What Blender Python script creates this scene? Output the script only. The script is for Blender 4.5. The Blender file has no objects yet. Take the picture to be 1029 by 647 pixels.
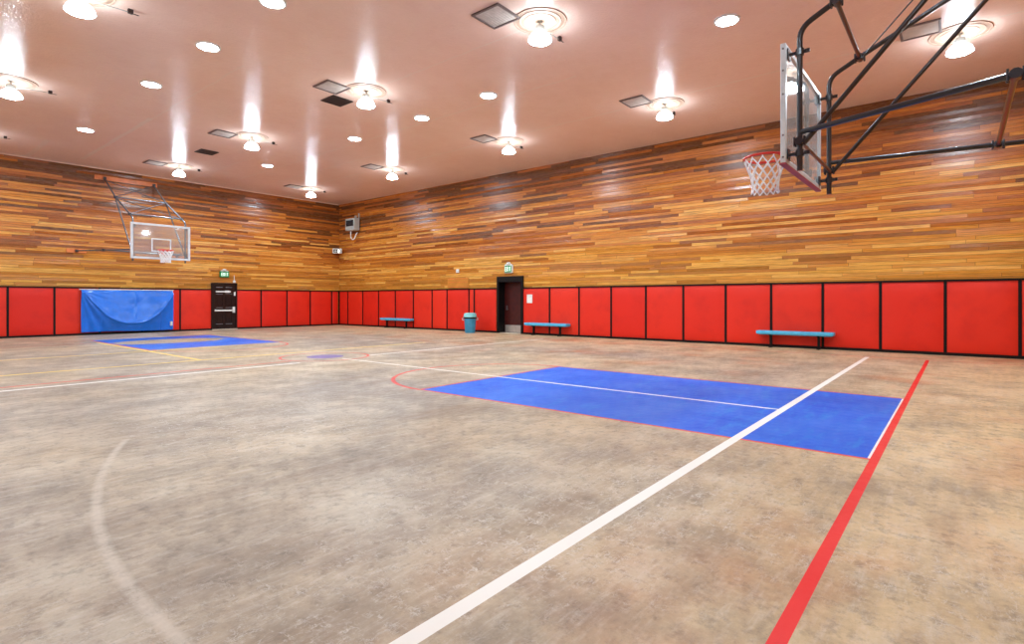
import bpy, bmesh, math, random
from mathutils import Vector, Matrix
random.seed(7)
C = bpy.context.scene.collection
PI = math.pi
sc = bpy.context.scene

# ------------------------------------------------------------------ room dimensions (metres)
X0, X1 = -2.4, 17.45          # side wall behind camera, long right-hand wall
Y0, Y1 = -2.1, 26.7           # near end wall, far end wall
H = 6.66                      # ceiling
CX = 7.52                     # court axis

# ------------------------------------------------------------------ node helpers
class N:
    def __init__(s, name):
        m = bpy.data.materials.new(name); m.use_nodes = True
        s.m = m; s.t = m.node_tree; s.t.nodes.clear()
        s.out = s.t.nodes.new('ShaderNodeOutputMaterial')
    def n(s, typ, **kw):
        nd = s.t.nodes.new(typ)
        for k, v in kw.items(): setattr(nd, k, v)
        return nd
    def l(s, a, b): s.t.links.new(a, b)
    def setin(s, sock, v):
        if hasattr(v, 'links') or isinstance(v, bpy.types.NodeSocket): s.l(v, sock)
        else: sock.default_value = v
    def math(s, op, a, b=None, c=None, clamp=False):
        nd = s.n('ShaderNodeMath', operation=op); nd.use_clamp = clamp
        s.setin(nd.inputs[0], a)
        if b is not None: s.setin(nd.inputs[1], b)
        if c is not None: s.setin(nd.inputs[2], c)
        return nd.outputs[0]
    def mul(s, a, b): return s.math('MULTIPLY', a, b)
    def add(s, a, b): return s.math('ADD', a, b)
    def sub(s, a, b): return s.math('SUBTRACT', a, b)
    def lt(s, a, b): return s.math('LESS_THAN', a, b)
    def mix(s, f, a, b, mode='MIX'):
        nd = s.n('ShaderNodeMix', data_type='RGBA', blend_type=mode)
        s.setin(nd.inputs[0], f)
        s.setin(nd.inputs[6], a if not isinstance(a, tuple) else (*a, 1)[:4])
        s.setin(nd.inputs[7], b if not isinstance(b, tuple) else (*b, 1)[:4])
        return nd.outputs[2]
    def noise(s, vec, scale, detail=4, rough=.55, out=0):
        nd = s.n('ShaderNodeTexNoise'); nd.inputs['Scale'].default_value = scale
        nd.inputs['Detail'].default_value = detail; nd.inputs['Roughness'].default_value = rough
        if vec is not None: s.l(vec, nd.inputs['Vector'])
        return nd.outputs[out]
    def ramp(s, f, stops, interp='LINEAR'):
        nd = s.n('ShaderNodeValToRGB'); cr = nd.color_ramp; cr.interpolation = interp
        while len(cr.elements) < len(stops): cr.elements.new(.5)
        for e, (p, c) in zip(cr.elements, stops):
            e.position = p; e.color = (*c, 1) if len(c) == 3 else c
        s.l(f, nd.inputs[0]); return nd.outputs[0]
    def rampf(s, f, a, b, lo=0., hi=1.):
        nd = s.n('ShaderNodeMapRange'); nd.clamp = True
        s.setin(nd.inputs[0], f); nd.inputs[1].default_value = a; nd.inputs[2].default_value = b
        nd.inputs[3].default_value = lo; nd.inputs[4].default_value = hi
        return nd.outputs[0]
    def pos(s):
        g = s.n('ShaderNodeNewGeometry'); sp = s.n('ShaderNodeSeparateXYZ')
        s.l(g.outputs['Position'], sp.inputs[0]); return g.outputs['Position'], sp.outputs[0], sp.outputs[1], sp.outputs[2]
    def xyz(s, x, y, z):
        nd = s.n('ShaderNodeCombineXYZ'); s.setin(nd.inputs[0], x); s.setin(nd.inputs[1], y); s.setin(nd.inputs[2], z); return nd.outputs[0]
    def bsdf(s, color, rough=.5, metal=0., spec=.5, bump=None, bstr=.2, bdist=.01, coat=0., emis=None, estr=0.):
        b = s.n('ShaderNodeBsdfPrincipled')
        s.setin(b.inputs['Base Color'], (*color, 1) if isinstance(color, tuple) else color)
        s.setin(b.inputs['Roughness'], rough); s.setin(b.inputs['Metallic'], metal)
        b.inputs['Specular IOR Level'].default_value = spec
        b.inputs['Coat Weight'].default_value = coat
        if emis: b.inputs['Emission Color'].default_value = (*emis, 1); b.inputs['Emission Strength'].default_value = estr
        if bump is not None:
            bp = s.n('ShaderNodeBump'); bp.inputs['Strength'].default_value = bstr; bp.inputs['Distance'].default_value = bdist
            s.l(bump, bp.inputs['Height']); s.l(bp.outputs[0], b.inputs['Normal'])
        s.l(b.outputs[0], s.out.inputs[0]); return b

def srgb(r, g, b):
    f = lambda c: (c/255/12.92) if c/255 <= .04045 else ((c/255+.055)/1.055)**2.4
    return (f(r), f(g), f(b))

def simple(name, col, rough=.5, metal=0., spec=.5, var=.12, scale=6., coat=0., bstr=.08):
    q = N(name); tc = q.n('ShaderNodeTexCoord').outputs['Object']
    nz = q.noise(tc, scale, 5)
    c = q.mix(q.rampf(nz, .3, .7, 0, 1), tuple(x*(1-var) for x in col), tuple(min(1, x*(1+var)) for x in col))
    q.bsdf(c, rough, metal, spec, bump=q.noise(tc, scale*12, 3), bstr=bstr, bdist=.002, coat=coat)
    return q.m

def emis(name, col, s):
    q = N(name); e = q.n('ShaderNodeEmission'); e.inputs[0].default_value = (*col, 1); e.inputs[1].default_value = s
    q.l(e.outputs[0], q.out.inputs[0]); return q.m

# ---- wood plank wall: axis = which world coordinate runs along the boards
def wood(name, axis):
    q = N(name); P, x, y, z = q.pos()
    u = x if axis == 'x' else y
    ph = .092
    rowf = q.math('DIVIDE', z, ph); row = q.math('FLOOR', rowf)
    wn = q.n('ShaderNodeTexWhiteNoise', noise_dimensions='1D'); q.l(q.add(row, 3.7 if axis == 'x' else 91.3), wn.inputs['W'])
    sp = q.n('ShaderNodeSeparateColor'); q.l(wn.outputs['Color'], sp.inputs[0])
    ln = q.add(q.mul(sp.outputs[0], 2.2), 1.5)
    uu = q.add(q.math('DIVIDE', u, ln), q.mul(sp.outputs[1], 37.))
    # uneven board lengths inside a row
    uw = q.add(uu, q.mul(q.math('SINE', q.mul(uu, 2.1)), .33))
    idx = q.math('FLOOR', uw)
    w2 = q.n('ShaderNodeTexWhiteNoise', noise_dimensions='2D'); q.l(q.xyz(row, idx, 0.), w2.inputs['Vector'])
    s2 = q.n('ShaderNodeSeparateColor'); q.l(w2.outputs['Color'], s2.inputs[0])
    tone = s2.outputs[0]
    tone = q.math('ADD', tone, q.add(q.rampf(z, 4.6, 6.5, 0., -.46), q.rampf(z, 4.2, 2.2, 0., .14)), clamp=True)   # light falloff put into board tone, lighter low down; topmost boards are dark anyway
    skew = q.mul(q.sub(s2.outputs[1], .5), q.math('FRACT', rowf))
    base = q.ramp(q.math('ADD', tone, q.mul(q.sub(q.noise(q.xyz(q.mul(u, 1.3), q.mul(z, 9.), row), 1.4, 3), .5), .35), clamp=True), [(0., srgb(84, 26, 4)), (.1, srgb(128, 50, 8)), (.28, srgb(172, 82, 18)), (.6, srgb(204, 116, 34)), (.84, srgb(218, 138, 50)), (1., srgb(236, 172, 86))])
    # grain, stretched along the board, shifted board by board
    gv = q.xyz(q.mul(u, .9), q.mul(z, 26.), q.add(q.mul(tone, 40.), row))
    g1 = q.noise(gv, 1.6, 6, .65)
    g2 = q.noise(q.xyz(q.mul(u, 4.), q.mul(z, 130.), q.mul(tone, 60.)), 1.2, 4, .7)
    col = q.mix(q.rampf(g1, .46, .68, 0, .75), base, srgb(96, 38, 12), 'MIX')
    col = q.mix(q.rampf(g2, .4, .75, 0, .28), col, srgb(240, 190, 105), 'MIX')
    hue = q.rampf(s2.outputs[1], .6, 1., 0, .3)
    col = q.mix(hue, col, q.mix(1., col, srgb(235, 205, 150), 'MULTIPLY'))
    # yellower light low on the wall, painted into the board colour
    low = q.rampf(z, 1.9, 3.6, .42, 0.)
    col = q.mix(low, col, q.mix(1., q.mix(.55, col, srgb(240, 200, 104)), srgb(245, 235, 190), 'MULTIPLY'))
    # joints
    fr = q.math('FRACT', rowf); fu = q.mul(q.math('FRACT', uw), ln)
    j = q.math('MAXIMUM', q.lt(fr, .07), q.lt(fu, .012))
    col = q.mix(q.mul(j, .6), col, srgb(50, 22, 8))
    hgt = q.add(q.mul(q.sub(1., j), .6), q.add(q.mul(g1, .6), q.add(q.mul(s2.outputs[2], .6), q.mul(skew, 6.))))
    rough = q.add(q.rampf(q.noise(gv, 3., 3), .3, .7, .16, .34), q.mul(s2.outputs[2], .12))
    q.bsdf(col, rough, spec=.4, bump=hgt, bstr=.5, bdist=.006)
    return q.m

# ---- painted concrete court
def court():
    q = N('painted_concrete_court'); P, x, y, z = q.pos()
    n1 = q.noise(P, .22, 5, .6); n2 = q.noise(P, 1.1, 8, .68); n3 = q.noise(P, 9., 8, .72)
    ns = q.noise(q.xyz(q.mul(x, 3.), q.mul(y, 14.), 0.), 1.2, 8, .7)
    n4 = q.noise(q.xyz(q.add(x, 31.), y, 4.), .7, 6, .62)
    col = q.mix(q.rampf(n1, .36, .62), srgb(150, 138, 126), srgb(190, 168, 136))
    # the strip behind the baseline and beside the walls is a yellower concrete
    edge = q.math('MAXIMUM', q.rampf(y, 2.6, -.3), q.rampf(x, 12.5, 16.8))
    col = q.mix(q.mul(edge, .75), col, srgb(222, 190, 138))
    col = q.mix(q.rampf(n2, .46, .66, 0, .7), col, srgb(122, 110, 98))
    col = q.mix(q.rampf(n2, .48, .32, 0, .6), col, srgb(210, 198, 174))
    col = q.mix(q.rampf(ns, .5, .7, 0, .4), col, srgb(214, 202, 188))
    col = q.mix(q.rampf(n3, .5, .66, 0, .6), col, srgb(112, 100, 88))
    rust = q.mul(q.rampf(n4, .52, .7), q.math('MAXIMUM', q.rampf(x, 8.5, 12.), q.mul(q.rampf(y, 3., .5), .6)))
    col = q.mix(q.mul(rust, .7), col, srgb(176, 104, 58))
    dk = q.rampf(q.noise(q.xyz(q.mul(x, .35), q.mul(y, 1.6), 2.), 1.3, 6, .6), .52, .7)
    col = q.mix(q.mul(dk, .42), col, srgb(132, 104, 76))
    big = q.noise(q.xyz(q.add(x, 7.), y, 9.), .35, 3, .5)
    for off, sx, sy, thr in ((0., 2.2, 6.5, .011), (13., 5.5, 2.4, .009), (29., 4., 4., .008)):
        nn = q.noise(q.xyz(q.add(q.mul(x, sx), off), q.mul(y, sy), off), 1.6, 6, .62)
        ln = q.rampf(q.math('ABSOLUTE', q.sub(nn, .5)), thr*1.8, 0.)
        col = q.mix(q.mul(q.mul(ln, q.rampf(big, .45, .68, .04, .6)), q.rampf(n3, .45, .62, .05, 1.)), col, srgb(236, 226, 212))
    gr = q.noise(P, 22., 8, .85)
    col = q.mix(q.rampf(gr, .52, .8, 0, .6), col, srgb(96, 84, 78))
    col = q.mix(q.rampf(gr, .46, .2, 0, .4), col, srgb(228, 214, 194))
    def absd(a, c): return q.math('ABSOLUTE', q.sub(a, c))
    def rect(xa, xb, ya, yb):
        return q.mul(q.lt(absd(x, (xa+xb)/2), abs(xb-xa)/2), q.lt(absd(y, (ya+yb)/2), abs(yb-ya)/2))
    def rad(cx, cy):
        dx = q.sub(x, cx); dy = q.sub(y, cy); return q.math('SQRT', q.add(q.mul(dx, dx), q.mul(dy, dy)))
    def ring(cx, cy, r, w): return q.lt(absd(rad(cx, cy), r), w/2)
    wear = q.noise(P, 3.2, 8, .75); wear2 = q.noise(q.xyz(q.mul(x, 1.), q.mul(y, 4.), 3.), 2.2, 8, .7)
    def paint(col, mask, c, lo=.62, hi=.8, keep=1.):
        return q.mix(q.mul(q.mul(mask, keep), q.rampf(wear, lo, hi, 1, .25)), col, c)
    blue = q.mix(q.rampf(n2, .35, .7), srgb(0, 108, 214), srgb(0, 78, 200))
    blue = q.mix(q.rampf(wear2, .52, .72, 0, .6), blue, srgb(30, 144, 214))
    ka, kb = 5.66, 9.38
    near = rect(ka, kb, .62, 6.42); far = rect(5.36, 9.1, 17.3, 22.95)
    col = q.mix(q.mul(near, q.rampf(wear, .66, .85, 1, .5)), col, blue)
    ex = q.math('DIVIDE', q.sub(x, 7.), 2.2); ey = q.math('DIVIDE', q.sub(y, 20.6), 1.5)
    er = q.add(q.math('SQRT', q.add(q.mul(ex, ex), q.mul(ey, ey))), q.mul(q.sub(wear2, .5), .9))
    col = q.mix(q.mul(far, q.rampf(er, .7, .8, .0, .96)), col, blue)
    # centre disc and circle
    col = q.mix(q.mul(q.lt(rad(7.45, 12.0), .43), .8), col, srgb(96, 70, 150))
    red = srgb(214, 40, 38); thin = srgb(206, 70, 60)
    pr = [rect(ka-.05, ka, .6, 6.47), rect(kb, kb+.05, .6, 6.47), rect(ka, kb, 6.42, 6.47),
          q.mul(ring(CX, 6.42, 1.9, .07), q.math('GREATER_THAN', y, 6.42)),
          q.mul(ring(7.23, 17.25, 1.84, .07), q.lt(y, 17.25)),
          ring(7.45, 12.0, 1.02, .06), rect(5.3, 5.36, 17.25, 23.), rect(9.1, 9.16, 17.2, 23.)]
    m = pr[0]
    for p in pr[1:]: m = q.math('MAXIMUM', m, p)
    col = paint(col, m, red, .55, .7, .85)
    pr = [q.lt(absd(x, 15.75), .03), q.mul(q.lt(absd(y, 11.68), .05), q.lt(x, 6.4)), rect(-2.4, 17, 22.98, 23.03), rect(-2.4, 5., 21.3, 21.36)]
    m = pr[0]
    for p in pr[1:]: m = q.math('MAXIMUM', m, p)
    col = paint(col, m, thin, .5, .72, .85)
    pr = [q.mul(q.lt(absd(y, 13.5), .055), q.lt(x, 12.)), q.mul(q.lt(absd(y, 16.9), .06), q.lt(x, 7.)), rect(5.15, 5.25, 13.5, 21.6)]
    m = pr[0]
    for p in pr[1:]: m = q.math('MAXIMUM', m, p)
    col = paint(col, m, srgb(240, 206, 96), .52, .72, .95)
    white = srgb(238, 234, 226)
    pr = [rect(1.2-3.6, 15.72, 1.685, 1.775), rect(-2.4, 6.35, 11.17, 11.27), rect(8.35, 15.7, 11.38, 11.47), rect(7.44, 7.5, 1.73, 11.3), rect(ka, kb, .6, .625)]
    col = q.mix(q.mul(pr[0], .96), col, white)
    m = pr[1]
    for p in pr[2:]: m = q.math('MAXIMUM', m, p)
    col = paint(col, m, white, .56, .74, .9)
    col = q.mix(q.mul(rect(-2.4, 15.78, .535, .605), .97), col, srgb(226, 38, 40))
    # old scraped arc in the foreground
    dy = q.sub(y, 2.7); cv = q.sub(x, q.add(q.mul(q.mul(dy, dy), .067), .86))
    sm = q.mul(q.rampf(q.math('ABSOLUTE', cv), .045, .012), q.lt(absd(y, 4.1), 2.3))
    col = q.mix(q.mul(sm, q.rampf(n3, .65, .38, .25, .62)), col, srgb(212, 200, 184))
    rough = q.add(q.rampf(n2, .3, .7, .3, .48), q.rampf(n3, .35, .7, -.04, .08))
    q.bsdf(col, q.add(rough, .04), spec=.24, bump=q.add(q.mul(n3, .6), n2), bstr=.12, bdist=.006)
    return q.m

def ceiling_mat():
    q = N('pink_gloss_ceiling_paint'); P, x, y, z = q.pos()
    n1 = q.noise(P, .5, 5, .6); n2 = q.noise(P, 24., 5, .6); n3 = q.noise(P, 2.5, 6, .7)
    col = q.mix(q.rampf(n1, .35, .65), srgb(248, 214, 198), srgb(252, 222, 208))
    col = q.mix(q.rampf(n3, .45, .8, 0, .3), col, srgb(236, 194, 174))
    wob = q.mul(q.sub(q.noise(P, 1.3, 3), .5), .12)
    pale = srgb(246, 226, 212)
    def seam(cx, ya, yb, w, k):
        a = q.lt(q.math('ABSOLUTE', q.sub(q.add(x, wob), cx)), w/2)
        b = q.lt(q.math('ABSOLUTE', q.sub(y, (ya+yb)/2)), abs(yb-ya)/2)
        return q.mul(q.mul(a, b), k)
    for cx, ya, yb, w, k in [(4.27, 23.3, 26.5, .16, .8), (5.66, 18.2, 25.4, .13, .9), (5.7, 12.5, 18.2, .05, .5), (13.66, -2, 26.7, .06, .8),
                             (10.95, 7., 26.0, .06, .65), (8.4, 6., 12., .05, .5), (12.3, 15., 25., .06, .6), (9.6, 20., 26., .07, .5), (1.9, 11., 14.5, .1, .35)]:
        col = q.mix(seam(cx, ya, yb, w, k), col, pale)
    st = q.add(q.mul(n2, .8), q.mul(q.noise(P, 9., 4, .6), .9))
    q.bsdf(col, q.rampf(q.noise(P, 12., 3), .3, .7, .16, .26), spec=.5, bump=st, bstr=.62, bdist=.01)
    return q.m

def vinyl_red():
    q = N('red_vinyl_pad'); tc, x, y, z = q.pos()
    info = q.n('ShaderNodeObjectInfo').outputs['Random']
    col = q.mix(info, srgb(222, 34, 16), srgb(230, 48, 24))
    sc_ = q.noise(q.xyz(q.mul(x, 5.), q.mul(y, 5.), q.mul(z, 9.)), 2.2, 7, .75)
    col = q.mix(q.rampf(sc_, .66, .78, 0, .4), col, srgb(240, 130, 90))
    col = q.mix(q.rampf(q.noise(tc, 1.7, 4), .5, .75, 0, .35), col, srgb(190, 24, 18))
    q.bsdf(col, .5, spec=.4, bump=q.noise(tc, 40, 3), bstr=.15, bdist=.003); return q.m

def glass():
    q = N('backboard_glass'); P, x, y, z = q.pos()
    t = q.n('ShaderNodeBsdfTransparent'); t.inputs[0].default_value = (.93, .95, .94, 1)
    g = q.n('ShaderNodeBsdfGlossy'); g.inputs['Roughness'].default_value = .04; g.inputs[0].default_value = (1, 1, 1, 1)
    d = q.n('ShaderNodeBsdfDiffuse'); d.inputs[0].default_value = (.85, .87, .87, 1)  # milky scratches, also painting whitish reflections into the glass
    f = q.n('ShaderNodeFresnel'); f.inputs[0].default_value = 1.52
    m1 = q.n('ShaderNodeMixShader'); q.l(q.math('MINIMUM', q.mul(f.outputs[0], 1.7), .8), m1.inputs[0]); q.l(t.outputs[0], m1.inputs[1]); q.l(g.outputs[0], m1.inputs[2])
    m2 = q.n('ShaderNodeMixShader'); q.l(q.rampf(q.noise(P, 14, 6, .7), .35, .75, .08, .26), m2.inputs[0]); q.l(m1.outputs[0], m2.inputs[1]); q.l(d.outputs[0], m2.inputs[2])
    q.l(m2.outputs[0], q.out.inputs[0]); return q.m

M = dict(
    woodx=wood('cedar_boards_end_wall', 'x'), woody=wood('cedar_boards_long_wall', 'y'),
    court=court(), ceil=ceiling_mat(), red=vinyl_red(), glass=glass(),
    black=simple('black_painted_timber', srgb(10, 7, 8), .5, spec=.25),
    pipe=simple('black_painted_steel_pipe', srgb(34, 36, 44), .28, .1, .6, coat=.3),
    pipeg=simple('highlight_grey_steel_pipe', srgb(104, 108, 114), .25, .3, .6, coat=.3),  # lighter copy of the pipe colour, painting highlights onto the far hoop
    bolt=simple('dull_zinc_bolt', srgb(120, 120, 125), .4, .8),
    whitef=simple('white_painted_frame', srgb(226, 230, 232), .35, .0),
    alu=simple('brushed_aluminium', srgb(206, 214, 220), .35, .25),
    rim=simple('red_orange_rim_paint', srgb(226, 44, 24), .35),
    net=simple('white_cotton_net', srgb(250, 246, 242), .9),
    maroon=simple('maroon_edge_padding', srgb(170, 70, 84), .6),
    beam=simple('varnished_mounting_board', srgb(222, 122, 56), .35, scale=3, var=.2),
    bluev=simple('glossy_blue_vinyl', srgb(8, 112, 226), .24, 0, .6, var=.08, bstr=.12),
    ben=simple('light_blue_bench_paint', srgb(84, 184, 228), .4),
    bin=simple('blue_plastic_bin', srgb(64, 146, 186), .45), lid=simple('pale_teal_plastic_lid', srgb(142, 212, 216), .45),
    doorb=simple('black_door_paint', srgb(24, 14, 16), .25), doorbr=simple('dark_brown_door_stain', srgb(66, 18, 16), .35, var=.3),
    kick=simple('worn_metal_kick_plate', srgb(190, 184, 176), .38, .6), thresh=simple('pale_threshold', srgb(214, 200, 180), .5),
    paper=simple('white_paper', srgb(238, 236, 230), .8), white=simple('white_plastic', srgb(232, 232, 228), .45),
    green=simple('green_exit_sign_plastic', srgb(24, 132, 70), .4), grey=simple('light_grey_enamel', srgb(178, 178, 172), .45),
    diff=simple('pale_grey_diffuser', srgb(196, 184, 176), .5), dframe=simple('brown_grey_metal_edge', srgb(112, 96, 92), .45),
    vent=simple('dark_brown_vent', srgb(52, 36, 32), .6), darkp=simple('dark_screen', srgb(34, 44, 50), .25),
    ceilp=simple('tan_ceiling_plate', srgb(190, 160, 140), .45), plaque=simple('pale_varnished_plaque', srgb(204, 132, 52), .35, scale=2, var=.15),
    bowl=emis('glowing_prismatic_bowl', (.81, .965, 1.08), 26.), lens=emis('bright_lamp_lens', (.785, .965, 1.09), 330.),
    disc=emis('bright_round_downlight', (.82, .97, 1.1), 70.),
    exitlit=emis('lit_exit_letters', (.85, 1., .9), 1.6), spotlit=emis('small_lit_lamp', (1., .98, .9), 6.),
)

# ------------------------------------------------------------------ mesh helpers
def obj(name, bm, mat, parent=None, smooth=False, bevel=0.):
    bmesh.ops.recalc_face_normals(bm, faces=bm.faces[:])
    me = bpy.data.meshes.new(name); bm.to_mesh(me); bm.free()
    me.materials.append(M[mat] if isinstance(mat, str) else mat)
    if smooth:
        me.polygons.foreach_set('use_smooth', [True]*len(me.polygons))
        try: me.set_sharp_from_angle(angle=math.radians(38))
        except Exception: pass
    o = bpy.data.objects.new(name, me); C.objects.link(o)
    if parent is not None: o.parent = parent
    if bevel:
        b = o.modifiers.new('bevel', 'BEVEL'); b.width = bevel; b.segments = 2; b.limit_method = 'ANGLE'
    return o
def tag(o, label=None, cat=None, group=None, kind=None):
    if label: o['label'] = label
    if cat: o['category'] = cat
    if group: o['group'] = group
    if kind: o['kind'] = kind
    return o
def empty(name, loc, label=None, cat=None, group=None, rz=0., kind=None):
    o = bpy.data.objects.new(name, None); C.objects.link(o); o.location = loc; o.rotation_euler = (0, 0, rz); o.empty_display_size = .2
    return tag(o, label, cat, group, kind)
def box(bm, x0, x1, y0, y1, z0, z1, mat=None):
    r = bmesh.ops.create_cube(bm, size=1.)
    for v in r['verts']:
        v.co = Vector((x0 + (v.co.x+.5)*(x1-x0), y0 + (v.co.y+.5)*(y1-y0), z0 + (v.co.z+.5)*(z1-z0)))
    return r['verts']
def tube(bm, pts, r, seg=10, closed=False, cap=True):
    pts = [Vector(p) for p in pts]; n = len(pts); rings = []; prev = None
    for i, p in enumerate(pts):
        if closed: t = (pts[(i+1) % n] - pts[i-1]).normalized()
        elif i == 0: t = (pts[1]-p).normalized()
        elif i == n-1: t = (p-pts[i-1]).normalized()
        else: t = ((pts[i+1]-p).normalized() + (p-pts[i-1]).normalized()).normalized()
        if prev is None:
            a = Vector((0, 0, 1)) if abs(t.z) < .9 else Vector((1, 0, 0)); u = t.cross(a).normalized()
        else: u = (prev - t*prev.dot(t)).normalized()
        prev = u; w = t.cross(u)
        rings.append([bm.verts.new(p + (u*math.cos(2*PI*k/seg) + w*math.sin(2*PI*k/seg))*r) for k in range(seg)])
    m = n if closed else n-1
    for i in range(m):
        a, b = rings[i], rings[(i+1) % n]
        for k in range(seg): bm.faces.new((a[k], a[(k+1) % seg], b[(k+1) % seg], b[k]))
    if not closed and cap: bm.faces.new(rings[0][::-1]); bm.faces.new(rings[-1])
def bend(pts, r, seg=6):
    """round the inner corners of a polyline"""
    pts = [Vector(p) for p in pts]; out = [pts[0]]
    for i in range(1, len(pts)-1):
        a = (pts[i-1]-pts[i]).normalized(); b = (pts[i+1]-pts[i]).normalized()
        p0, p2 = pts[i]+a*r, pts[i]+b*r
        for k in range(seg+1):
            t = k/seg; out.append(p0*(1-t)**2 + pts[i]*2*t*(1-t) + p2*t*t)
    out.append(pts[-1]); return out
def lathe(bm, prof, seg=32, c=(0, 0, 0), capb=True, capt=True):
    rings = [[bm.verts.new((c[0]+r*math.cos(2*PI*k/seg), c[1]+r*math.sin(2*PI*k/seg), c[2]+z)) for k in range(seg)] for r, z in prof]
    for a, b in zip(rings, rings[1:]):
        for k in range(seg): bm.faces.new((a[k], a[(k+1) % seg], b[(k+1) % seg], b[k]))
    if capb: bm.faces.new(rings[0][::-1])
    if capt: bm.faces.new(rings[-1])
def B(*boxes):
    bm = bmesh.new()
    for b in boxes: box(bm, *b)
    return bm
def struct(name, bm, mat, parent=None, **k):
    o = obj(name, bm, mat, parent, **k)
    if parent is None: o['kind'] = 'structure'
    return o

# ------------------------------------------------------------------ the setting
struct('floor', B((X0-.3, X1+.5, Y0-.3, Y1+.3, -.2, 0)), 'court')
struct('ceiling', B((X0-.3, X1+.5, Y0-.3, Y1+.3, H, H+.2)), 'ceil')
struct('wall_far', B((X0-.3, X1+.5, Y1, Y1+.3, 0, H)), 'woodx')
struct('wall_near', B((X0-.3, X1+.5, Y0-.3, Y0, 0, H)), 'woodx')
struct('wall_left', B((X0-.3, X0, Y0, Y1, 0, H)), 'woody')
DY0, DY1, DZ = 13.76, 14.98, 2.16       # opening of the recessed door in the right-hand wall
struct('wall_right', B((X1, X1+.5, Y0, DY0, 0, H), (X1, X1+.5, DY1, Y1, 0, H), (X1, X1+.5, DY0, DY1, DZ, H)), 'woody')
PT = 1.89; PD = .05
ntrim = [0]
def trim(bm, mat='black', name=None):
    ntrim[0] += 1
    return struct(name or 'trim_%d' % ntrim[0], bm, mat)
# small cornice along the ceiling
trim(B((X0, X1-.05, Y1-.035, Y1, H-.03, H)), simple('pale_cornice_strip', srgb(232, 196, 174), .5))
# pads, right wall: divider positions along y
RD = [26.64, 25.84, 24.48, 23.13, 21.78, 20.42, 19.09, 18.09, 16.71, 16.39, 15.1]
RD2 = [13.70, 12.37, 11.02, 9.67, 8.33, 7.01, 5.65, 4.33, 2.98, 1.63, .28, -1.09, -2.06]
LD = [-1.6, -.26, 1.08, 2.42, 3.76, 5.08, 6.5, 7.96, 9.42, 10.74]
LD2 = [11.84, 13.04, 14.38, 15.68, 16.96, 17.39]
bw = .033
ordn = ['first', 'second', 'third', 'fourth', 'fifth', 'sixth', 'seventh', 'eighth', 'ninth', 'tenth', 'eleventh', 'twelfth', 'thirteenth']
def pad_mesh(w, h):
    """cushion: w along local x, thickness towards local +y, soft edges"""
    bm = bmesh.new(); nx, nz = 8, 10; g = {}
    for i in range(nx+1):
        for k in range(nz+1):
            u, v = i/nx, k/nz
            e = min(u, 1-u)*w; f = min(v, 1-v)*h
            s = min(1, min(e, f)/.05); d = PD*(.45+.55*math.sqrt(s)) + .006*math.sin(PI*u)*math.sin(PI*v)
            g[i, k] = bm.verts.new((u*w, d, v*h))
    for i in range(nx):
        for k in range(nz): bm.faces.new((g[i, k], g[i+1, k], g[i+1, k+1], g[i, k+1]))
    bk = {(i, k): bm.verts.new((i*w, 0, k*h)) for i in (0, 1) for k in (0, 1)}
    bm.faces.new([bk[0, 0], bk[1, 0], bk[1, 1], bk[0, 1]])
    bm.faces.new([g[i, 0] for i in range(nx+1)] + [bk[1, 0], bk[0, 0]])
    bm.faces.new([g[i, nz] for i in range(nx+1)] + [bk[1, 1], bk[0, 1]])
    bm.faces.new([g[0, k] for k in range(nz+1)] + [bk[0, 1], bk[0, 0]])
    bm.faces.new([g[nx, k] for k in range(nz+1)] + [bk[1, 1], bk[1, 0]])
    return bm
def pad(wall, a, b, label):
    w = abs(b-a) - 2*bw; z0 = .075; h = PT-.05-z0
    o = obj('wall_pad', pad_mesh(w, h), 'red', smooth=True)
    if wall == 'R': o.location = (X1, min(a, b)+bw, z0); o.rotation_euler = (0, 0, PI/2)     # local +y -> world -x
    else: o.location = (max(a, b)-bw, Y1, z0); o.rotation_euler = (0, 0, PI)                     # local +y -> world -y
    tag(o, label, 'wall pad', 'red pads along the foot of the walls')
def batten(wall, c):
    if wall == 'R': trim(B((X1-.036, X1, c-bw, c+bw, .07, PT-.045)))
    else: trim(B((c-bw, c+bw, Y1-.036, Y1, .07, PT-.045)))
for c in RD[:-1] + RD2[1:]: batten('R', c)
for c in LD + LD2[:-1]: batten('L', c)
trim(B((X1-.06, X1, Y1-.06, Y1, .0, PT)))
# top rails and base strips
for ya, yb in ((Y0, 13.68), (15.06, Y1-.06)):
    trim(B((X1-.06, X1, ya, yb, PT-.048, PT))); trim(B((X1-.06, X1, ya, yb, 0, .072)))
for xa, xb in ((X0, 10.7), (11.88, X1-.06)):
    trim(B((xa, xb, Y1-.06, Y1, PT-.048, PT))); trim(B((xa, xb, Y1-.06, Y1, 0, .072)))
nL = len(RD)-1
for i in range(nL):
    n = nL - i       # counted leftwards from the brown door
    lab = 'red wall pad on long right wall, %s left of the recessed brown door' % ordn[n-1]
    if i == 0: lab = 'narrow red wall pad of the long right wall that ends in the far corner'
    if i == 8: lab = 'very narrow red wall pad strip behind the blue rubbish bin'
    pad('R', RD[i], RD[i+1], lab)
for i in range(len(RD2)-1):
    lab = 'red wall pad on long right wall, %s right of the recessed brown door' % ordn[i]
    if i == 0: lab = 'red wall pad beside the brown door with a white paper notice on it'
    if i == len(RD2)-2: lab = 'red wall pad cut off by the right edge of the photo'
    pad('R', RD2[i], RD2[i+1], lab)
LDx = [X0+.03] + LD
for i in range(len(LDx)-1):
    n = len(LDx)-1-i
    lab = 'red wall pad on far end wall, %s left of the black exit door' % ordn[n-1]
    if n in (2, 3, 4): lab = {2: 'red wall pad at the right end of the hanging blue cover', 3: 'red wall pad hidden behind the middle of the blue cover', 4: 'red wall pad under the left end of the blue cover'}[n]
    pad('L', LDx[i], LDx[i+1], lab)
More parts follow.
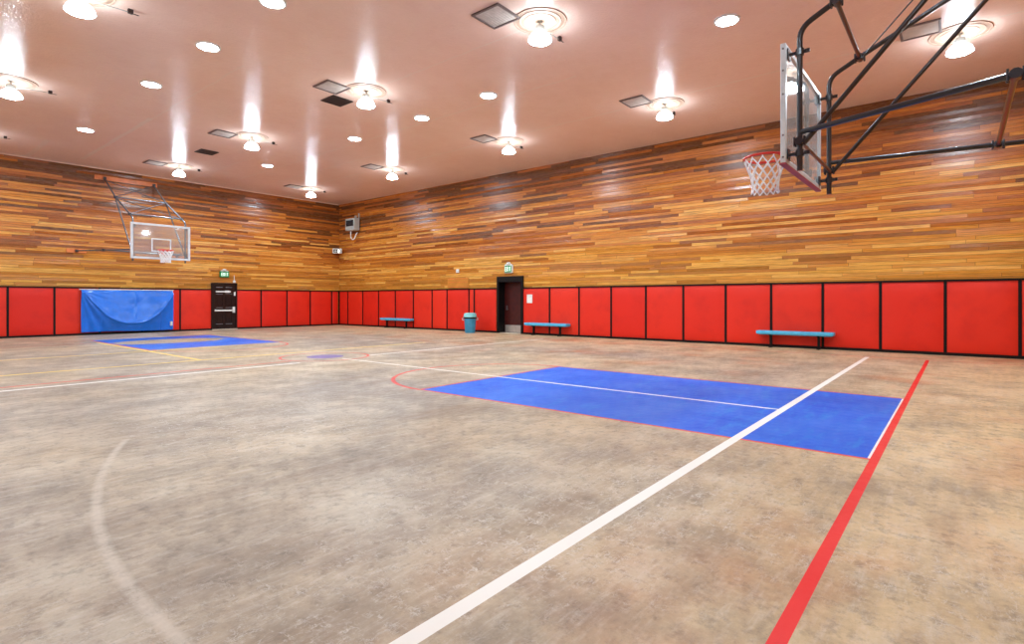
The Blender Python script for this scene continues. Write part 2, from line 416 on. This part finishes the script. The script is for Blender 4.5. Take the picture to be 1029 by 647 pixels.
for i in range(len(LD2)-1):
    lab = 'red wall pad on far end wall, %s right of the black exit door' % ordn[i]
    if i == len(LD2)-2: lab = 'narrow red wall pad of the far end wall, in the corner'
    pad('L', LD2[i], LD2[i+1], lab)

# ---- door 1: black exit door in the far wall
d1 = empty('door_1', (11.29, Y1, 0), kind='structure')
tag(d1, 'black panelled exit door with white push bar in the far wall', 'door')
fw = .585
obj('door_frame', B((-fw, -fw+.075, -.075, .0, 0, 2.18), (fw-.075, fw, -.075, 0, 0, 2.18), (-fw+.075, fw-.075, -.075, 0, 2.1, 2.18)), 'doorb', d1, bevel=.006)
bm = B((-.505, .505, -.045, -.005, .03, 2.095))
for cx in (-.22, .2):
    for z0, z1 in ((.2, .92), (1.08, 1.62), (1.74, 1.98)):
        w = .155
        for a in ((cx-w, cx-w+.03, z0, z1), (cx+w-.03, cx+w, z0, z1)):
            box(bm, a[0], a[1], -.062, -.044, a[2], a[3])
        box(bm, cx-w+.06, cx+w-.06, -.055, -.044, z0+.06, z1-.06)
dl1 = obj('door_leaf', bm, 'doorb', d1, bevel=.004)
for cx in (-.22, .2):
    for zz in (.26, 1.02, 1.66, 1.97): obj('panel_moulding', B((cx-.15, cx+.15, -.066, -.044, zz-.014, zz+.014)), 'bolt', dl1, bevel=.004)  # pale metal colour stands in for highlights along the panel edges
bm = B((-.44, .44, -.13, -.09, .86, .925), (-.44, -.38, -.1, -.045, .85, .94), (.36, .46, -.12, -.045, .78, 1.06))
obj('push_bar', bm, 'white', d1, bevel=.008)
bm = B((-.38, .28, -.09, -.045, 1.74, 1.8)); box(bm, .02, .2, -.11, -.05, 1.72, 1.82)
obj('door_closer', bm, 'white', d1, bevel=.004)
obj('latch_plate', B((.43, .5, -.075, -.04, 1.58, 1.76)), 'white', d1, bevel=.005)
obj('threshold', B((-.56, .56, -.16, -.0, 0.0, .03)), 'thresh', d1, bevel=.004)

# ---- door 2: recessed brown door in the right-hand wall
yc = (DY0+DY1)/2; hw = (DY1-DY0)/2
d2 = empty('door_2', (X1, yc, 0), kind='structure')
tag(d2, 'dark brown recessed door with metal kick plate in the long right wall', 'door')
obj('door_frame', B((-.065, .47, -hw-.09, -hw+.02, 0, 2.36), (-.065, .47, hw-.02, hw+.09, 0, 2.36), (-.065, .47, -hw+.02, hw-.02, DZ-.03, 2.36)), 'black', d2, bevel=.006)
lf = obj('door_leaf', B((.32, .37, -hw+.03, hw-.03, .01, DZ-.03)), 'doorbr', d2)
obj('kick_plate', B((.312, .32, -hw+.07, hw-.07, .03, .33)), 'kick', lf, bevel=.003)
bm = bmesh.new(); box(bm, .31, .32, hw-.2, hw-.12, .95, 1.15); tube(bm, [(.31, hw-.16, 1.0), (.26, hw-.16, 1.0), (.25, hw-.28, 1.0)], .012, 8)
obj('door_handle', bm, 'bolt', lf)
obj('threshold', B((-.0, .4, -hw+.03, hw-.03, 0.0, .012)), 'thresh', d2)

# ------------------------------------------------------------------ lettering: EXIT built from strokes
def exit_letters(bm, w, h, y, t):
    """four letters centred on x=0, z=0, raised towards local -y"""
    cw = w/4; s = .22*cw
    def bar(a, b):
        a = Vector((a[0], 0, a[1])); b = Vector((b[0], 0, b[1])); d = (b-a); L = d.length; d.normalize(); n = Vector((-d.z, 0, d.x))*s/2
        vs = []
        for yy in (y, y-t):
            for p in (a-n, b-n, b+n, a+n): vs.append(bm.verts.new((p.x, yy, p.z)))
        f = vs[:4]; k = vs[4:]; bm.faces.new(f[::-1]); bm.faces.new(k)
        for i in range(4): bm.faces.new((f[i], f[(i+1) % 4], k[(i+1) % 4], k[i]))
    for i, ch in enumerate('EXIT'):
        c = -w/2 + cw*(i+.5); l, r, b_, tp = c-cw*.34, c+cw*.34, -h/2, h/2
        if ch == 'E': bar((l+s/2, b_), (l+s/2, tp)); [bar((l, z), (r, z)) for z in (b_+s/2, 0, tp-s/2)]
        if ch == 'X': bar((l, b_), (r, tp)); bar((l, tp), (r, b_))
        if ch == 'I': bar((c, b_), (c, tp))
        if ch == 'T': bar((c, b_), (c, tp)); bar((l, tp-s/2), (r, tp-s/2))
def exit_sign(loc, rz, label, body='green', w=.42, h=.28):
    e = empty('exit_sign', loc, label, 'exit sign', 'exit signs above the doors', rz)
    obj('housing', B((-w/2, w/2, -.09, 0, -h/2, h/2)), 'white' if body == 'white' else 'green', e, bevel=.02)
    bm = bmesh.new()
    if body == 'white': obj('green_face', B((-w/2+.03, w/2-.03, -.098, -.09, -h/2+.03, h/2-.03)), 'green', e)['label'] = 'green sign face'
    exit_letters(bm, w*.78, h*.55, -.1, .006); obj('lettering', bm, 'exitlit', e)['label'] = 'letters reading EXIT'
    bm = bmesh.new(); lathe(bm, [(.02, -.03), (.075, -.02), (.09, .03), (.06, .075), (.01, .085)], 16, (0, -.06, h/2+.03))
    box(bm, -.16, .16, -.08, -.02, h/2, h/2+.035)
    obj('emergency_lamp', bm, 'white', e, smooth=True)
    return e
exit_sign((11.29, Y1, 2.58), 0, 'green lit EXIT sign on the wood wall above the black door')
exit_sign((X1, 14.42, 2.66), -PI/2, 'white cased EXIT sign on the wood wall above the brown recessed door', 'white', .42, .34)
# conduit beside the far exit sign
bm = bmesh.new(); tube(bm, [(11.75, Y1-.02, 2.2), (11.75, Y1-.02, 2.55)], .012, 8); box(bm, 11.7, 11.8, Y1-.05, Y1, 2.2, 2.3)
tag(obj('conduit', bm, 'white'), 'short white conduit and box on the wall at the upper right of the exit door', 'conduit')

# ------------------------------------------------------------------ basketball hoops
def hoop(loc, rz, label, near):
    h = empty('basketball_hoop', loc, label, 'basketball hoop', 'wall-mounted basketball hoops', rz)
    W, ZB, ZT, YF = 1.97, 2.89, 4.2, 3.63          # board width, bottom, top, distance of its front from the wall
    px, py = .87, 3.46                               # upright pipes
    R = .03; PM = 'pipe' if near else 'pipeg'
    def pipe(name, pts, r=R, b=None, mat=None, lab=None):
        mat = mat or PM
        bm = bmesh.new(); tube(bm, bend(pts, b) if b else pts, r, 12); o = obj(name, bm, mat, h, smooth=True)
        if lab: o['label'] = lab
        return o
    fr = .055 if near else .075
    # board
    bm = B((-W/2+.03, W/2-.03, YF-.035, YF-.02, ZB+.03, ZT-.03))
    gl = obj('backboard_glass', bm, 'glass', h)
    y0, y1 = YF-.055, YF
    obj('backboard_frame', B((-W/2, -W/2+fr, y0, y1, ZB, ZT), (W/2-fr, W/2, y0, y1, ZB, ZT),
        (-W/2+fr, W/2-fr, y0, y1, ZB, ZB+fr), (-W/2+fr, W/2-fr, y0, y1, ZT-fr, ZT)), 'alu' if near else 'whitef', h, bevel=.006)
    # shooter's square
    a, c, s = .33, .5, .045; zb = 3.17
    t = B((-a, -a+s, YF-.019, YF-.014, zb, zb+c), (a-s, a, YF-.019, YF-.014, zb, zb+c), (-a+s, a-s, YF-.019, YF-.014, zb+c-s, zb+c), (-a+s, a-s, YF-.019, YF-.014, zb, zb+s))
    obj('target_square', t, 'whitef', gl)
    if near:
        bm = B((-W/2-.005, W/2+.005, YF-.06, YF+.012, ZB-.022, ZB+.0)); obj('edge_padding', bm, 'maroon', h, bevel=.01)
        for zz in (ZB+.06, ZB+.3, ZB+.75, ZT-.3, ZT-.06):
            for s in (-1, 1):
                bm = bmesh.new(); tube(bm, [(s*(W/2+.006), YF-.028, zz), (s*(W/2-.01), YF-.028, zz)], .011, 8); obj('frame_bolt', bm, 'bolt', h)
    # rim with mount plate, braces and net
    RZ, rr = 3.21, .25; ry = YF + .16 + rr
    bm = bmesh.new(); tube(bm, [(rr*math.cos(t), ry+rr*math.sin(t), RZ) for t in [2*PI*k/40 for k in range(40)]], .016, 8, closed=True)
    for sx in (-1, 1): tube(bm, [(sx*.06, YF, RZ-.0), (sx*.1, YF+.16+.03, RZ)], .01, 8); tube(bm, [(sx*.06, YF, RZ-.11), (sx*.15, ry-rr*.75, RZ-.01)], .008, 8)
    box(bm, -.09, .09, YF-.01, YF+.015, RZ-.14, RZ+.03); box(bm, -.075, .075, YF+.01, ry-rr+.02, RZ-.01, RZ+.01)
    for k in range(12):
        t = 2*PI*k/12+.13; tube(bm, [(rr*math.cos(t), ry+rr*math.sin(t), RZ-.01), (rr*.97*math.cos(t), ry+rr*.97*math.sin(t), RZ-.035)], .005, 5)
    rim = obj('rim', bm, 'rim', h, smooth=True)
    prof = [(.245, -.03), (.222, -.11), (.19, -.19), (.168, -.265), (.158, -.335), (.155, -.4), (.165, -.455)]
    bm = bmesh.new(); n = 12; rs = .0085 if near else .011
    def np_(i, k):
        r, z = prof[i]; t = 2*PI*(k + .5*(i % 2))/n + .13; return Vector((r*math.cos(t), ry+r*math.sin(t), RZ+z))
    for i in range(len(prof)-1):
        for k in range(n):
            for dk in ((0, -1) if i % 2 == 0 else (0, 1)):
                tube(bm, [np_(i, k), np_(i+1, k+dk)], rs, 5)
    for k in range(n):                                # loops over the rim hooks
        p = np_(0, k); tube(bm, [p, (p.x*1.02, ry+(p.y-ry)*1.02, RZ+.012)], rs, 5)
    obj('net', bm, 'net', rim)
    # support frame
    J, Mn = (3.11, 4.54), (1.45, 5.36)
    for s in (-1, 1):
        pipe('upright_pipe', [(s*px, py, 2.8), (s*px, py, 4.36), (s*px, J[0]+.02, J[1]-.005), (s*px, Mn[0], Mn[1]), (s*px, .07, 6.26)], R, .13)
        pipe('diagonal_brace', [(s*px, py-.03, 3.08), (s*px, Mn[0], Mn[1]-.03)], .026)
        pipe('horizontal_stay', [(s*px, py, 3.22), (s*1.77, .07, 3.3)], .029)
        for z in (2.99, 4.1):                         # clamps holding the board
            bm = bmesh.new(); tube(bm, [(s*px, YF-.05, z), (s*px, py-.07, z)], .02, 8); box(bm, s*px-.05, s*px+.05, YF-.068, YF-.05, z-.06, z+.06)
            tube(bm, [(s*px, py, z-.035), (s*px, py, z+.035)], .043, 12); box(bm, s*px-.01, s*px+.01, py-.1, py-.05, z-.02, z+.02)
            obj('board_clamp', bm, 'pipe', h, smooth=False)
        bm = B((s*1.77-.31, s*1.77+.31, 0.0, .045, 3.22, 3.38)) if True else None
        obj('wall_plate', bm, 'beam', h, bevel=.005)
        bm = B((s*1.77-.05, s*1.77+.05, .045, .1, 3.25, 3.35)); obj('foot_bracket', bm, 'pipe', h)
        bm = B((s*px-.05, s*px+.05, .05, .12, 6.19, 6.33)); obj('foot_bracket', bm, 'pipe', h)
    pipe('cross_bar', [(-px, J[0], J[1]), (px, J[0], J[1])], .025)
    pipe('cross_bar', [(-px, Mn[0], Mn[1]), (px, Mn[0], Mn[1])], .022)
    pipe('cross_bar', [(-px, py-.02, 3.1), (px, py-.02, 3.1)], .022)
    f = (py-1.74)/(py-.07); cxs = px+(1.77-px)*f; cz = 3.22+.08*f
    pipe('cross_bar', [(-cxs, 1.74, cz), (cxs, 1.74, cz)], .025)
    for a in (-1, 1):
        pipe('tie_rod', [(a*px, J[0]-.03, J[1]+.0), (-a*px, Mn[0]+.02, Mn[1]-.01 + .02*a)], .009 if near else .014)
        pipe('tie_rod', [(a*px, Mn[0]-.03, Mn[1]+.01), (-a*px, .1, 6.23 + .02*a)], .009 if near else .014)
    # joint clamps with bolts
    for s in (-1, 1):
        for (yy, zz, xx) in ((J[0], J[1], px), (Mn[0], Mn[1], px), (1.74, cz, cxs), (py, 3.12, px)):
            bm = bmesh.new(); tube(bm, [(s*(xx-.05), yy, zz), (s*(xx+.05), yy, zz)], .045, 10)
            for q_ in (-.05, .05): tube(bm, [(s*xx-.03, yy+q_, zz+.05), (s*xx-.03, yy+q_, zz-.05)], .01, 6); tube(bm, [(s*xx+.03, yy+q_, zz+.05), (s*xx+.03, yy+q_, zz-.05)], .01, 6)
            obj('pipe_clamp', bm, 'pipe', h, smooth=True)
    obj('wall_beam', B((-1.0, 1.2, 0, .05, 6.21, 6.38)), 'beam', h, bevel=.006)
    return h
hoop((CX, Y0, 0), 0, 'near basketball hoop on black pipe frame, glass backboard seen from behind at upper right', True)
hoop((CX, Y1, 0), PI, 'far basketball hoop with white-framed glass backboard above the hanging blue cover', False)

# ------------------------------------------------------------------ hanging blue cover on the far wall
cov = empty('hanging_cover', (7.49, Y1-.1, 0), 'wrinkled glossy blue vinyl cover hanging from a white rail on the far wall', 'cover')
bm = bmesh.new(); nx, nz = 130, 70; w, zt, zb = 3.22, 1.78, .1; g = {}
for i in range(nx+1):
    for k in range(nz+1):
        u, v = i/nx, k/nz                      # u left->right, v top->bottom
        x_ = (u-.5)*w; z_ = zt+(zb-zt)*v
        uf = .80*(1-abs((u-.52)/.5)**2.3) if abs(u-.52) < .5 else 0      # depth of the U-shaped sag fold
        uf = max(uf, .02); d = v - uf; amp = .05 + .19*min(1, uf/.7)
        if d < 0: y_ = .03 + amp*(v/uf)**1.3
        else: y_ = .03 + amp*math.exp(-d*(3.2 if uf > .5 else 2.2))
        y_ += .02*math.exp(-(d/.03)**2)*min(1, uf*3)
        if u < .42:                            # wrinkles running down from the top left corner
            an = math.atan2(v*1.68, u*w+.05); rr = math.hypot(v*1.68, u*w)
            y_ += .022*math.sin(an*26)*math.exp(-((u-.14)/.16)**2)*min(1, rr*1.6)*(1 if d > 0 else .3)
        if d < 0:
            y_ += .010*math.sin(u*23+2*v)*math.sin(v*9+1) + .012*math.exp(-((u-.58+.05*v)/.012)**2)
            y_ += .010*math.sin(v*17+3*u)*math.sin(u*9)
        else: y_ += .010*math.sin(u*15+v*6)
        y_ *= 1-.55*max(0, 1-v/.05)
        z_ += .02*math.sin(u*5+.6)*(v > .98) + .015*(u-.5)*v
        g[i, k] = bm.verts.new((x_ + .03*math.sin(v*3.0)*(u-.5), -y_, z_))
for i in range(nx):
    for k in range(nz): bm.faces.new((g[i, k], g[i, k+1], g[i+1, k+1], g[i+1, k]))
o = obj('vinyl_sheet', bm, 'bluev', cov, smooth=True)
s = o.modifiers.new('thick', 'SOLIDIFY'); s.thickness = .012
me = o.data
obj('hanging_rail', B((-w/2-.06, w/2+.03, -.03, .05, zt-.0, zt+.035)), 'white', cov, bevel=.006)
obj('care_label', B((w/2-.13, w/2-.05, -.13, -.07, .27, .45)), 'white', cov)

# ------------------------------------------------------------------ benches along the right-hand wall
def bench(ya, yb, label):
    L = abs(yb-ya); b = empty('bench', (17.21, (ya+yb)/2, 0), label, 'bench', 'blue benches along the long wall')
    st = obj('seat', B((-.15, .15, -L/2, L/2, .385, .485)), 'ben', b, bevel=.018)
    obj('seat_apron', B((-.11, .11, -L/2+.06, L/2-.06, .37, .385)), 'ben', b)
    for s in (-1, 1):
        y = s*(L/2-.38)
        bm = B((-.12, .12, y-.03, y+.03, .345, .375), (-.04, .04, y-.032, y+.032, .02, .35), (-.14, .14, y-.035, y+.035, 0, .025))
        obj('leg', bm, 'black', b, bevel=.005)
    return b
bench(4.66, 2.66, 'light blue wall bench on black legs, nearest of the three, below the right-hand pads')
bench(13.36, 11.35, 'light blue bench standing just to the right of the recessed brown door')
bench(22.55, 20.3, 'light blue bench farthest away, between the corner and the rubbish bin')

# ------------------------------------------------------------------ rubbish bin
bn = empty('rubbish_bin', (16.72, 15.97, 0), 'round blue plastic rubbish bin with pale teal lid against the red pads', 'bin')
bm = bmesh.new(); lathe(bm, [(.205, 0), (.215, .02), (.25, .6), (.262, .61), (.262, .66), (.245, .665)], 36)
bd = obj('bin_body', bm, 'bin', bn, smooth=True)
bm = bmesh.new()
for k in range(12):
    t = 2*PI*k/12; tube(bm, [(.214*math.cos(t), .214*math.sin(t), .05), (.246*math.cos(t), .246*math.sin(t), .55)], .008, 6)
obj('body_rib', bm, 'bin', bd)
bm = bmesh.new(); lathe(bm, [(.266, .6), (.272, .605), (.272, .655), (.266, .66)], 36, capb=False, capt=False); obj('dark_band', bm, 'black', bn, smooth=True)
for s in (-1, 1):
    bm = bmesh.new(); t = math.radians(-40)
    dx, dy = math.cos(t)*s, math.sin(t)*s
    tube(bm, bend([(dx*.25, dy*.25, .62), (dx*.32, dy*.32, .62), (dx*.32, dy*.32, .54), (dx*.25, dy*.25, .54)], .02), .014, 8); obj('handle', bm, 'lid', bn, smooth=True)
bm = bmesh.new(); lathe(bm, [(.275, .66), (.285, .665), (.285, .7), (.272, .715), (.262, .79), (.225, .825), (.12, .84), (.02, .843)], 36)
obj('lid', bm, 'lid', bn, smooth=True)

# ------------------------------------------------------------------ small things on the right-hand wall
tag(obj('notice', B((X1-PD-.012, X1-PD-.002, 13.19, 13.46, 1.26, 1.6)), 'paper'), 'white paper notice stuck on the red pad right of the brown door', 'notice')
pq = empty('wooden_plaque', (X1-.001, 17.4, 2.16), 'pale varnished wooden plaque on the cedar wall above the rubbish bin', 'plaque')
obj('board', B((-.03, 0, -.66, .66, -.24, .2)), 'plaque', pq, bevel=.006)
bm = bmesh.new()
for zz in (-.2, .02, .17): box(bm, -.04, -.03, -.6, .6, zz-.012, zz+.012)
obj('groove_strip', bm, 'beam', pq)
bm = B((X1-.05, X1, 17.33, 17.5, 2.6, 2.76)); tag(obj('thermostat', bm, 'white', bevel=.012), 'small white thermostat box on the wood just above the wooden plaque', 'thermostat')
# grey unit high up by the corner
un = empty('wall_unit', (X1, 25.1, 5.0), 'light grey box unit with dark front and looped pipe, high near the corner', 'heater', rz=-PI/2)
obj('casing', B((-.4, .4, -.42, -.06, 0.08, .72)), 'grey', un, bevel=.03)
bm = B((-.31, .33, -.432, -.415, .3, .62)); 
for k in range(5): box(bm, -.3, .32, -.45, -.43, .31+.065*k, .325+.065*k)
obj('dark_grille', bm, 'darkp', un)
obj('wall_bracket', B((-.05, .05, -.08, 0, .1, .9), (.28, .3, -.08, 0, .6, 1.0)), 'grey', un)
bm = bmesh.new(); tube(bm, bend([(-.12, -.25, .1), (-.16, -.25, -.22), (0, -.25, -.42), (.2, -.25, -.36), (.26, -.2, -.15), (.14, -.03, 0.)], .1), .028, 8)
obj('looped_pipe', bm, 'white', un, smooth=True)
# white lamp box across the corner
cb = empty('emergency_light', (17.14, 26.4, 4.06), 'small white framed emergency light box set across the far corner', 'light', rz=-math.radians(42))
obj('frame', B((-.24, -.2, -.1, .06, -.13, .13), (.2, .24, -.1, .06, -.13, .13), (-.2, .2, -.1, .06, .09, .13), (-.2, .2, -.1, .06, -.13, -.09)), 'white', cb, bevel=.008)
obj('back_panel', B((-.2, .2, -.02, .06, -.09, .09)), 'vent', cb)
for x_ in (-.09, .08):
    bm = bmesh.new(); lathe(bm, [(.02, 0), (.055, .02), (.06, .05)], 16); 
    bmesh.ops.transform(bm, matrix=Matrix.Translation((x_, -.02, 0)) @ Matrix.Rotation(PI/2, 4, 'X'), verts=bm.verts)
    obj('lamp_head', bm, 'spotlit' if x_ > 0 else 'grey', cb)
obj('mounting_arm', B((-.03, .03, .05, .33, -.02, .02)), 'grey', cb)

# ------------------------------------------------------------------ ceiling: hanging lamps
def lamp():
    e = empty('hanging_lamp', (0, 0, 0))
    bm = bmesh.new()
    for r in (.5, .4, .3): lathe(bm, [(r-.035, 0), (r-.03, -.014), (r, -.018), (r+.004, 0)], 40, capb=False, capt=False)
    lathe(bm, [(.5, -.0), (.49, -.006), (.02, -.008)], 40, capb=False, capt=True)
    obj('ceiling_plate', bm, 'ceilp', e, smooth=True)
    bm = bmesh.new(); lathe(bm, [(.05, 0), (.05, -.02), (.014, -.025), (.014, -.1)], 16); obj('stem', bm, 'grey', e, smooth=True)
    bm = bmesh.new(); lathe(bm, [(.03, -.09), (.085, -.1), (.095, -.13), (.095, -.2), (.07, -.225)], 24); obj('ballast_housing', bm, 'grey', e, smooth=True)
    bm = bmesh.new(); lathe(bm, [(.075, -.215), (.13, -.24), (.185, -.29), (.215, -.35), (.22, -.375)], 24, capb=False, capt=False)
    obj('glass_bowl', bm, 'bowl', e, smooth=True)
    bm = bmesh.new(); lathe(bm, [(.205, -.372), (.19, -.39), (.1, -.41), (.01, -.415)], 24, capb=False, capt=True)
    obj('lens', bm, 'lens', e, smooth=True)
    bm = bmesh.new(); tube(bm, [(.08, 0, -.16), (.3, .02, -.1), (.74, .06, -.06)], .008, 6); obj('side_arm', bm, 'grey', e)
    bm = B((.71, .79, .03, .09, -.08, 0)); box(bm, .73, .88, .05, .065, -.075, -.06); obj('sensor_box', bm, 'vent', e, bevel=.01)
    return e
def copy_tree(o, parent=None):
    c = o.copy(); C.objects.link(c)
    if parent: c.parent = parent
    for ch in list(o.children): copy_tree(ch, c)
    return c
LX = [2.55, 8.35, 14.0]; LY = [0.0, 6.15, 11.6, 17.7, 23.75]
coln = ['left', 'middle', 'right']; rown = ['nearest', 'second', 'third', 'fourth', 'farthest']
proto = lamp(); first = True
for i, x_ in enumerate(LX):
    for j, y_ in enumerate(LY):
        o = proto if first else copy_tree(proto); first = False
        o.location = (x_, y_, H)
        tag(o, 'bright hanging lamp with glowing bowl, %s from the camera in the %s-hand row' % (rown[j], coln[i]) if i != 1 else
            'bright hanging lamp with glowing bowl, %s from the camera in the middle row' % rown[j], 'ceiling lamp', 'hanging lamps in three rows on the ceiling')
# round flat downlights
def downlight():
    e = empty('round_downlight', (0, 0, 0))
    bm = bmesh.new(); lathe(bm, [(.235, 0), (.235, -.02), (.2, -.03), (.19, -.022)], 32, capb=False, capt=False); obj('trim_ring', bm, 'white', e, smooth=True)
    bm = bmesh.new(); lathe(bm, [(.195, -.02), (.15, -.035), (.01, -.04)], 24, capb=False, capt=True); obj('glowing_disc', bm, 'disc', e, smooth=True)
    return e
proto = downlight(); first = True
dl = [(4.8, 9.4, 'top edge of the photo, left-hand row'), (4.8, 12.1, 'second nearest in the left-hand row'), (4.76, 15.3, 'third in the left-hand row'), (4.74, 20.95, 'farthest in the left-hand row'),
      (10.55, 3.4, 'nearest in the right-hand row'), (10.52, 9.4, 'second in the right-hand row'), (10.6, 12.05, 'third in the right-hand row'), (10.58, 15.3, 'fourth in the right-hand row'), (10.52, 21.0, 'farthest in the right-hand row')]
for x_, y_, lb in dl:
    o = proto if first else copy_tree(proto); first = False
    o.location = (x_, y_, H); tag(o, 'small round white downlight flush in the ceiling, ' + lb, 'downlight', 'round downlights between the hanging lamps')
# square access panels beside the lamps
def hatch():
    e = empty('ceiling_hatch', (0, 0, 0)); s = .33
    obj('hatch_frame', B((-s, s, -s, -s+.045, -.03, 0), (-s, s, s-.045, s, -.03, 0), (-s, -s+.045, -s+.045, s-.045, -.03, 0), (s-.045, s, -s+.045, s-.045, -.03, 0)), 'dframe', e, bevel=.005)
    bm = B((-s+.045, s-.045, -s+.045, s-.045, -.014, 0))
    for k in range(9): box(bm, -s+.06, s-.06, -s+.09+k*.058, -s+.098+k*.058, -.019, -.013)
    obj('hatch_panel', bm, 'diff', e)
    return e
proto = hatch(); first = True
hs = [(7.68, 6.67), (7.66, 12.03), (7.62, 18.07), (7.6, 23.95), (13.32, .6), (13.33, 6.65), (13.27, 12.04), (13.25, 17.97), (13.22, 23.9)]
for x_, y_ in hs:
    o = proto if first else copy_tree(proto); first = False
    o.location = (x_, y_, H); j = min(range(5), key=lambda k: abs(LY[k]-y_)); i = 1 if x_ < 10 else 2
    tag(o, 'square grey framed ceiling panel beside the %s lamp of the %s row' % (rown[j], coln[i]), 'ceiling panel', 'square panels beside the hanging lamps')
# dark vents
for x_, y_, lb in ((8.28, 12.77, 'dark square vent grille beside the third middle lamp'), (8.2, 20.78, 'dark brown vent grille alone in the ceiling before the far hoop')):
    e = empty('ceiling_vent', (x_, y_, H), lb, 'vent', 'dark vents in the ceiling'); s = .3
    obj('vent_frame', B((-s, s, -s, -s+.03, -.02, 0), (-s, s, s-.03, s, -.02, 0), (-s, -s+.03, -s+.03, s-.03, -.02, 0), (s-.03, s, -s+.03, s-.03, -.02, 0)), 'vent', e)
    bm = B((-s+.03, s-.03, -s+.03, s-.03, -.005, 0))
    for k in range(8): box(bm, -s+.03, s-.03, -s+.06+k*.066, -s+.09+k*.066, -.018, -.012)
    obj('louvre', bm, 'vent', e)

# ------------------------------------------------------------------ camera
f = 549.70
cam = bpy.data.cameras.new('camera'); cam.sensor_width = 36.; cam.sensor_fit = 'HORIZONTAL'; cam.lens = f/1029*36
cam.shift_y = -(323.5-301.4)/1029; cam.clip_start = .05
co = bpy.data.objects.new('camera', cam); C.objects.link(co)
co.location = (0, 0, 1.38); co.rotation_euler = (PI/2, 0, -math.radians(50.6955))
sc.camera = co
# ------------------------------------------------------------------ world and view
w = bpy.data.worlds.new('world'); sc.world = w; w.use_nodes = True
w.node_tree.nodes['Background'].inputs[0].default_value = (.8, .85, 1, 1); w.node_tree.nodes['Background'].inputs[1].default_value = .3
vs = sc.view_settings; vs.view_transform = 'Standard'; vs.look = 'None'; vs.gamma = 1.; vs.use_curve_mapping = False
vs.exposure = .3
